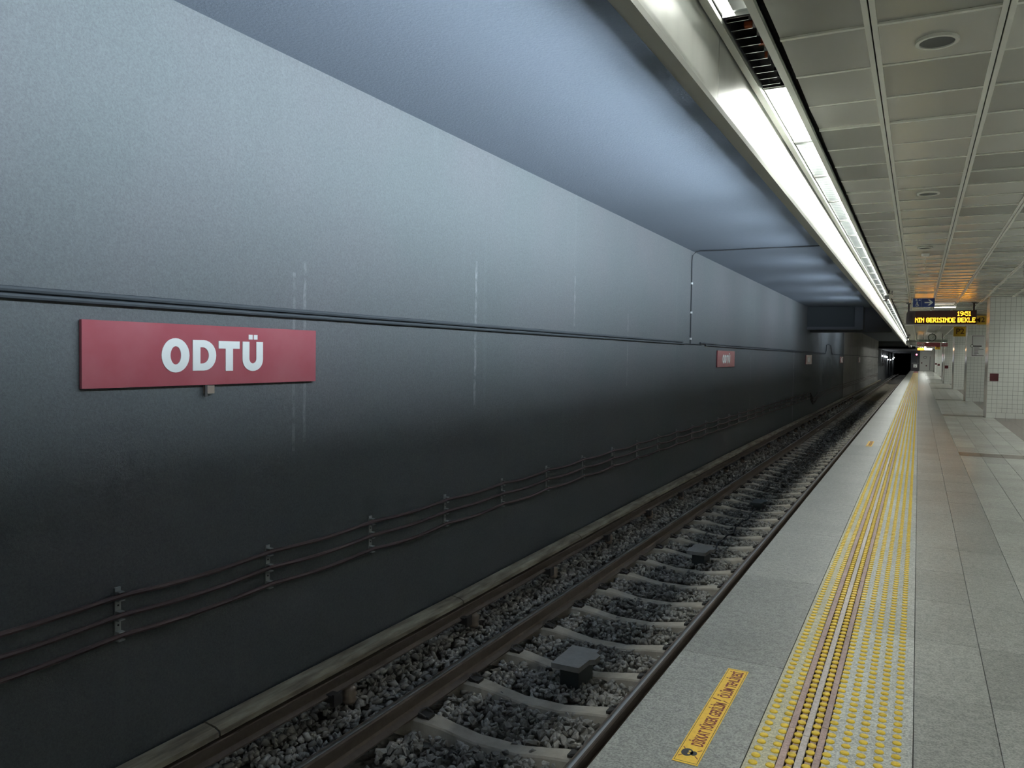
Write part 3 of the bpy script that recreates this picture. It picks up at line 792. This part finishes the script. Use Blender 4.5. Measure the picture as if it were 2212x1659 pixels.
for x in (-.2, .21): MB().tube([(x, .03, .195), (x, .03, .50)], .006, 6).build('hanger', 'sign_white', t_)
# LED departure display
F5 = {'N': ('10001', '11001', '10101', '10011', '10001', '10001', '10001'), 'I': ('111', '010', '010', '010', '010', '010', '111'), 'G': ('01110', '10001', '10000', '10111', '10001', '10001', '01110'),
      'E': ('11111', '10000', '10000', '11110', '10000', '10000', '11111'), 'R': ('11110', '10001', '10001', '11110', '10100', '10010', '10001'), 'S': ('01111', '10000', '10000', '01110', '00001', '00001', '11110'),
      'D': ('11110', '10001', '10001', '10001', '10001', '10001', '11110'), 'B': ('11110', '10001', '10001', '11110', '10001', '10001', '11110'), 'K': ('10001', '10010', '10100', '11000', '10100', '10010', '10001'),
      'L': ('10000', '10000', '10000', '10000', '10000', '10000', '11111'), '1': ('010', '110', '010', '010', '010', '010', '111'), '9': ('01110', '10001', '10001', '01111', '00001', '00010', '01100'),
      '5': ('11111', '10000', '11110', '00001', '00001', '10001', '01110'), ':': ('0', '0', '1', '0', '1', '0', '0'), ' ': ('00',)*7}
def dots(b, body, x, z, px, pz, y):
    for ch in body:
        g = F5[ch]
        for r, row in enumerate(g):
            for c, v in enumerate(row):
                if v == '1': b.box(x+c*px, x+(c+.97)*px, y-.004, y, z-(r+.97)*pz, z-r*pz)
        x += (len(g[0])+1)*px
    return x
t_ = thing('led_display', 'hanging dark display board with yellow dot-matrix text', 'display', (.53, 26.5, 2.57))
case = MB().poly([(-.90, .06), (-.88, .0), (.92, .0), (.92, .40), (-.86, .40), (-.885, .33)], (0, .16), 'y').build('display_case', 'led_case', t_)
MB().box(-.66, .90, -.006, 0, .02, .385).build('display_face', 'led_face', case)
MB().box(-.955, -.905, .0, .16, .04, .39).build('case_end', 'white_plastic', t_)
MB().box(-.92, .94, -.01, .17, -.035, 0).build('case_trim', 'white_plastic', t_)
b = MB(); dots(b, 'NIN GERISINDE BEKLE', -.655, .19, .0153, .0190, -.007); dots(b, '19:51', .44, .372, .0158, .0185, -.007)
b.build('led_text', 'led_dot', t_)
for x in (-.84, .85):
    MB().box(x-.022, x+.022, .06, .10, .40, .63).box(x-.06, x+.06, .04, .12, .605, .63).build('hanger', 'post_dark', t_)
t_ = thing('short_batten', 'short warm lit tube batten on the ceiling behind the display board', 'light', (.37, 28.1, ZC))
MB().box(0, .62, -.04, .04, -.03, 0).build('batten_body', 'white_plastic', t_)
MB().tube([(.02, 0, -.045), (.60, 0, -.045)], .013, 8).build('tube', 'lamp_warm', t_, True)

# pillars
def pillar(x0, y0, w, dpt, label, sq=None, real=True):
    t_ = thing('tiled_pillar', label, 'pillar', (x0, y0, 0))
    MB().box(.012, w, .012, dpt, 0, ZC+.02).build('pillar_core', 'grout', t_)
    T = .1165; bf = MB()
    nz = int(3.0/T)
    for r in range(nz+4):
        z0 = .15+(r-1)*T if r else 0.0
        z1 = z0+(T if r else .15)
        if z0 > ZC: break
        tw_ = T if r else .22
        n = int((w-.02)/tw_)+1
        for c in range(n):
            a, b_ = .012+c*tw_, min(.012+(c+1)*tw_, w)
            if b_-a < .02: continue
            bf.box(a+.0025, b_-.0025, .004, .012, z0+.0025, min(z1, ZC+.02)-.0025)
        n = int((dpt-.02)/tw_)+1
        for c in range(n):
            a, b_ = .012+c*tw_, min(.012+(c+1)*tw_, dpt)
            if b_-a < .02: continue
            bf.box(.004, .012, a+.0025, b_-.0025, z0+.0025, min(z1, ZC+.02)-.0025)
    tag(bf.build('tile_cladding', 'tile_white', t_), kind='stuff')
    MB().box(0, .014, 0, .014, 0, ZC).build('corner_strip', 'corner_metal', t_)
    if sq: MB().box(sq[0], sq[0]+.2, -.004, .006, sq[1], sq[1]+.2).build('accent_tile', 'tile_red', t_)
    return t_
pillar(1.64, 24.6, 1.7, 1.07, 'nearest white-tiled pillar, with a dark red square at hand height', (.06, .985))
pillar(1.60, 34.1, 1.7, 1.5, 'second white-tiled pillar, carrying the line map board')
pillar(1.66, 47.8, 1.7, 2.4, 'third white-tiled pillar, grey in shade behind the map pillar')
pillar(1.52, 59.2, .6, 1.5, 'fourth white-tiled pillar with a tiny dark red square', (.02, 1.0))
pillar(1.64, 67.5, 1.7, 4.2, 'fifth white-tiled pillar, seen as a dim strip down the platform')
pillar(1.66, 90, 1.7, 1.2, 'sixth pillar, a narrow white strip near the end door', (.04, 1.0))
pillar(1.80, 112, 1.7, 1.2, 'last pillar, closest to the end door', (.04, 1.0))
# line map board
t_ = thing('map_board', 'white line map board with a black outlined route on the second pillar', 'board', (1.60, 34.06, 1.66))
MB().box(-.02, .56, 0, .04, 0, .82).build('board_panel', 'poster_white', t_)
MB().box(.17, .53, -.003, 0, .05, .78).build('map_field', 'poster_grey', t_)
b = MB()
for q in ([(.15, .04), (.15, .36), (.165, .36), (.165, .04)], [(.15, .46), (.15, .79), (.165, .79), (.165, .46)], [(.15, .775), (.15, .79), (.54, .79), (.54, .775)], [(.15, .04), (.15, .055), (.54, .055), (.54, .04)]): b.poly(q, (-.006, 0), 'y')
b.ring(ell(.15, .41, .055, .055, 20), ell(.15, .41, .042, .042, 20), (-.006, 0), 'y')
b.build('route_line', 'ink', t_)
b = MB().box(.20, .46, -.006, 0, .385, .42)
for k in range(6): b.box(.22, .22+(.17, .30, .14, .13, .15, .09)[k], -.006, 0, .325-.05*k, .34-.05*k)
b.build('map_text', 'ink', t_)
# hanging yellow signs
def yellow(x0, x1, y, z0, z1, body, label, hang=True):
    t_ = thing('platform_sign', label, 'sign', ((x0+x1)/2, y, z0)); w = (x1-x0)/2; h = z1-z0
    MB().box(-w, w, 0, .08, 0, h).build('sign_panel', 'sign_yellow', t_)
    text_on(body, 'sign_text', 'ink_brown', t_, 0, -.006, h/2, h*.78, 1.0, .004)
    if hang:
        for s_ in (-.7, .7): MB().box(w*s_-.012, w*s_+.012, .03, .05, h, ZC-z0+.02).build('hanger', 'white_plastic', t_)
yellow(1.33, 1.83, 40, 2.58, 3.01, 'P2', 'square yellow platform sign reading P2 between the second and third pillars')
yellow(1.66, 2.26, 33.98, 2.86, 3.19, 'M2', 'yellow sign reading M2 half hidden behind the nearest pillar', False)
yellow(1.27, 1.68, 80, 2.50, 2.80, 'P2', 'tiny distant yellow P2 sign below the red hanging board')
# clock on its direction board, and the red board below
t_ = thing('direction_board', 'long pale direction board with two dark lines of text under the clock', 'sign', (-.12, 56, 2.64))
MB().box(0, 1.69, 0, .08, 0, .18).build('board_panel', 'direction_pale', t_)
text_on('Koru Sincan', 'board_text', 'ink', t_, .42, -.006, .09, .12, 1.0, .002); text_on('Törekent Çayyolu', 'board_text', 'ink', t_, 1.32, -.006, .09, .11, .85, .002)
for x in (.35, 1.4): MB().box(x-.015, x+.015, .03, .05, .18, .56).build('hanger', 'post_dark', t_)
t_ = thing('platform_clock', 'round dark-rimmed clock above the pale direction board', 'clock', (.70, 55.90, 2.94))
MB().lathe([(.235, -.06), (.235, .06)], (0, 0, 0), 28, 'y').build('clock_case', 'clock_rim', t_)
MB().lathe([(.19, -.066), (.19, -.06)], (0, 0, 0), 28, 'y').build('clock_dial', 'clock_face', t_)
MB().poly([(-.012, -.03), (-.15, .055), (-.14, .075), (.012, .01)], (-.072, -.066), 'y').build('hour_hand', 'sign_white', t_)
MB().poly([(-.01, -.01), (.10, .05), (.105, .04), (.01, -.02)], (-.072, -.066), 'y').build('minute_hand', 'ink', t_)
MB().box(-.02, .02, -.02, .02, .23, .27).build('clock_stem', 'clock_rim', t_)
t_ = thing('red_station_board', 'long dark red hanging board with small white letters below the clock', 'sign', (-.12, 56.02, 2.37))
MB().box(0, 1.30, 0, .08, 0, .26).box(1.34, 1.69, 0, .08, .02, .24).build('board_panel', 'sign_red', t_)
text_on('ODTÜ', 'board_text', 'sign_white', t_, .17, -.006, .12, .17, 1.0, .006); text_on('ODTÜ', 'board_text', 'poster_grey', t_, 1.50, -.006, .12, .11)
MB().box(-.075, -.005, 0, .08, -.02, .84).build('end_post', 'white_plastic', t_)
t_ = thing('small_led_sign', 'small glowing yellow LED strip with a white lamp under the red board', 'display', (-.10, 62, 2.22))
MB().box(0, .92, .012, .10, 0, .14).build('strip_case', 'white_plastic', t_)
MB().box(.02, .40, 0, .012, .01, .13).build('led_field', 'led_dot', t_)
MB().box(.44, .90, 0, .012, .02, .12).build('lamp_field', 'lamp_warm', t_)
MB().box(.1, .13, .04, .07, .14, ZC-2.22+.02).build('hanger', 'white_plastic', t_)
# end of the platform
t_ = thing('end_cabinet', 'dark cabinet with a small white notice at the platform end', 'cabinet', (-.86, 126, 0))
MB().box(0, .90, 0, .5, 0, 1.06).build('cabinet_body', 'led_case', t_)
MB().box(0, .90, -.03, .5, 1.06, 1.10).build('cabinet_top', 'bracket_steel', t_)
MB().box(.22, .70, -.01, 0, .5, .94).build('notice', 'poster_white', t_)
MB().box(.42, .52, -.014, -.01, .62, .74).build('notice_mark', 'ink', t_)
t_ = thing('tunnel_signal', 'red signal lamp on a dark post beside the tunnel mouth', 'signal', (-.28, 128.5, 0))
MB().box(-.06, .06, 0, .12, 0, 2.15).box(-.16, .16, 0, .2, 2.10, 2.62).build('signal_post', 'led_case', t_)
MB().lathe([(.11, -.03), (.11, .0)], (0, 0, 2.34), 16, 'y').build('signal_lamp', 'red_lamp', t_)
# lamps on the tunnel wall beyond the portal
for k, (y, z) in enumerate(((114, 2.0), (121, 1.97), (126, 1.97), (131, 1.94), (137, 1.55), (149, 1.50), (163, 1.7), (170, 1.95))):
    t_ = thing('tunnel_lamp', 'tiny white lamp on the tunnel wall beyond the dark portal', 'light', (XW, y, z), 'lamps inside the far tunnel')
    MB().box(0, .05, -.35, .35, -.11, .11).build('lamp_body', 'led_case', t_)
    MB().box(.05, .14, -.3 - (.8 if k > 3 else 0), .3, -.08 if k < 4 else -.03, .08 if k < 4 else .03).build('lamp_glass', 'far_lamp', t_)

# warning stickers on the edge slabs
def sticker(y0, label, full):
    t_ = thing('warning_sticker', label, 'sticker', (-.723, y0, .0004))
    MB().box(-.048, .048, 0, .99, 0, .0010).build('sticker_sheet', 'sticker_yellow', t_)
    z = (.0010, .0014); b = MB()
    o_ = [(-.0435, .010), (.0435, .010), (.0435, .980), (-.0435, .980)]; i_ = [(-.0415, .012), (.0415, .012), (.0415, .978), (-.0415, .978)]
    b.ring(o_, i_, z, 'z').build('border_line', 'sticker_line', t_)
    for body, yc, ln in (('DİKKAT YÜKSEK GERİLİM', .365, .43), ('ÖLÜM TEHLİKESİ', .80, .32)):
        me = text_mesh(body, 'warning_text', 'sticker_text', .052, 1.0, .0012, .0002)
        xs_ = [v.co.x for v in me.vertices]; ys_ = [v.co.y for v in me.vertices]
        f = ln/(max(xs_)-min(xs_)); hh = .046/(max(ys_)-min(ys_)); cx_ = (max(xs_)+min(xs_))/2; cy_ = (max(ys_)+min(ys_))/2
        me.transform(Matrix.Translation((0, yc, .0013)) @ Matrix.Rotation(math.pi/2, 4, 'Z') @ Matrix.Diagonal((f, hh*1.38, 1, 1)) @ Matrix.Translation((-cx_, -cy_, 0)))
        place('warning_text', me, t_)
    MB().poly([(-.038, .612), (.004, .598), (-.002, .607), (.040, .588), (.010, .612), (.014, .603), (-.038, .620)], z, 'z').build('bolt_mark', 'sticker_text', t_)
    b = MB().poly(ell(-.012, .085, .022, .030, 20), z, 'z').poly(ell(.013, .085, .012, .018, 14), z, 'z')
    b.build('skull_mark', 'skull_black', t_)
    MB().poly(ell(-.004, .076, .005, .007, 8), (.0014, .0018), 'z').poly(ell(-.004, .095, .005, .007, 8), (.0014, .0018), 'z').build('skull_eyes', 'sticker_yellow', t_)
    b = MB()
    for (a, c) in (((-.036, .045), (-.024, .062)), ((-.036, .125), (-.026, .110)), ((.022, .066), (.036, .050)), ((.022, .106), (.036, .122))):
        dx, dy = c[0]-a[0], c[1]-a[1]; l = math.hypot(dx, dy); nx, ny = -dy/l*.0018, dx/l*.0018
        b.poly([(a[0]+nx, a[1]+ny), (c[0]+nx, c[1]+ny), (c[0]-nx, c[1]-ny), (a[0]-nx, a[1]-ny)], z, 'z')
    b.build('crossbones', 'sticker_text', t_)
sticker(2.862, 'yellow high-voltage warning sticker on the platform edge, nearest the viewer', True)
sticker(15.0, 'small distant yellow warning sticker farther along the platform edge', True)
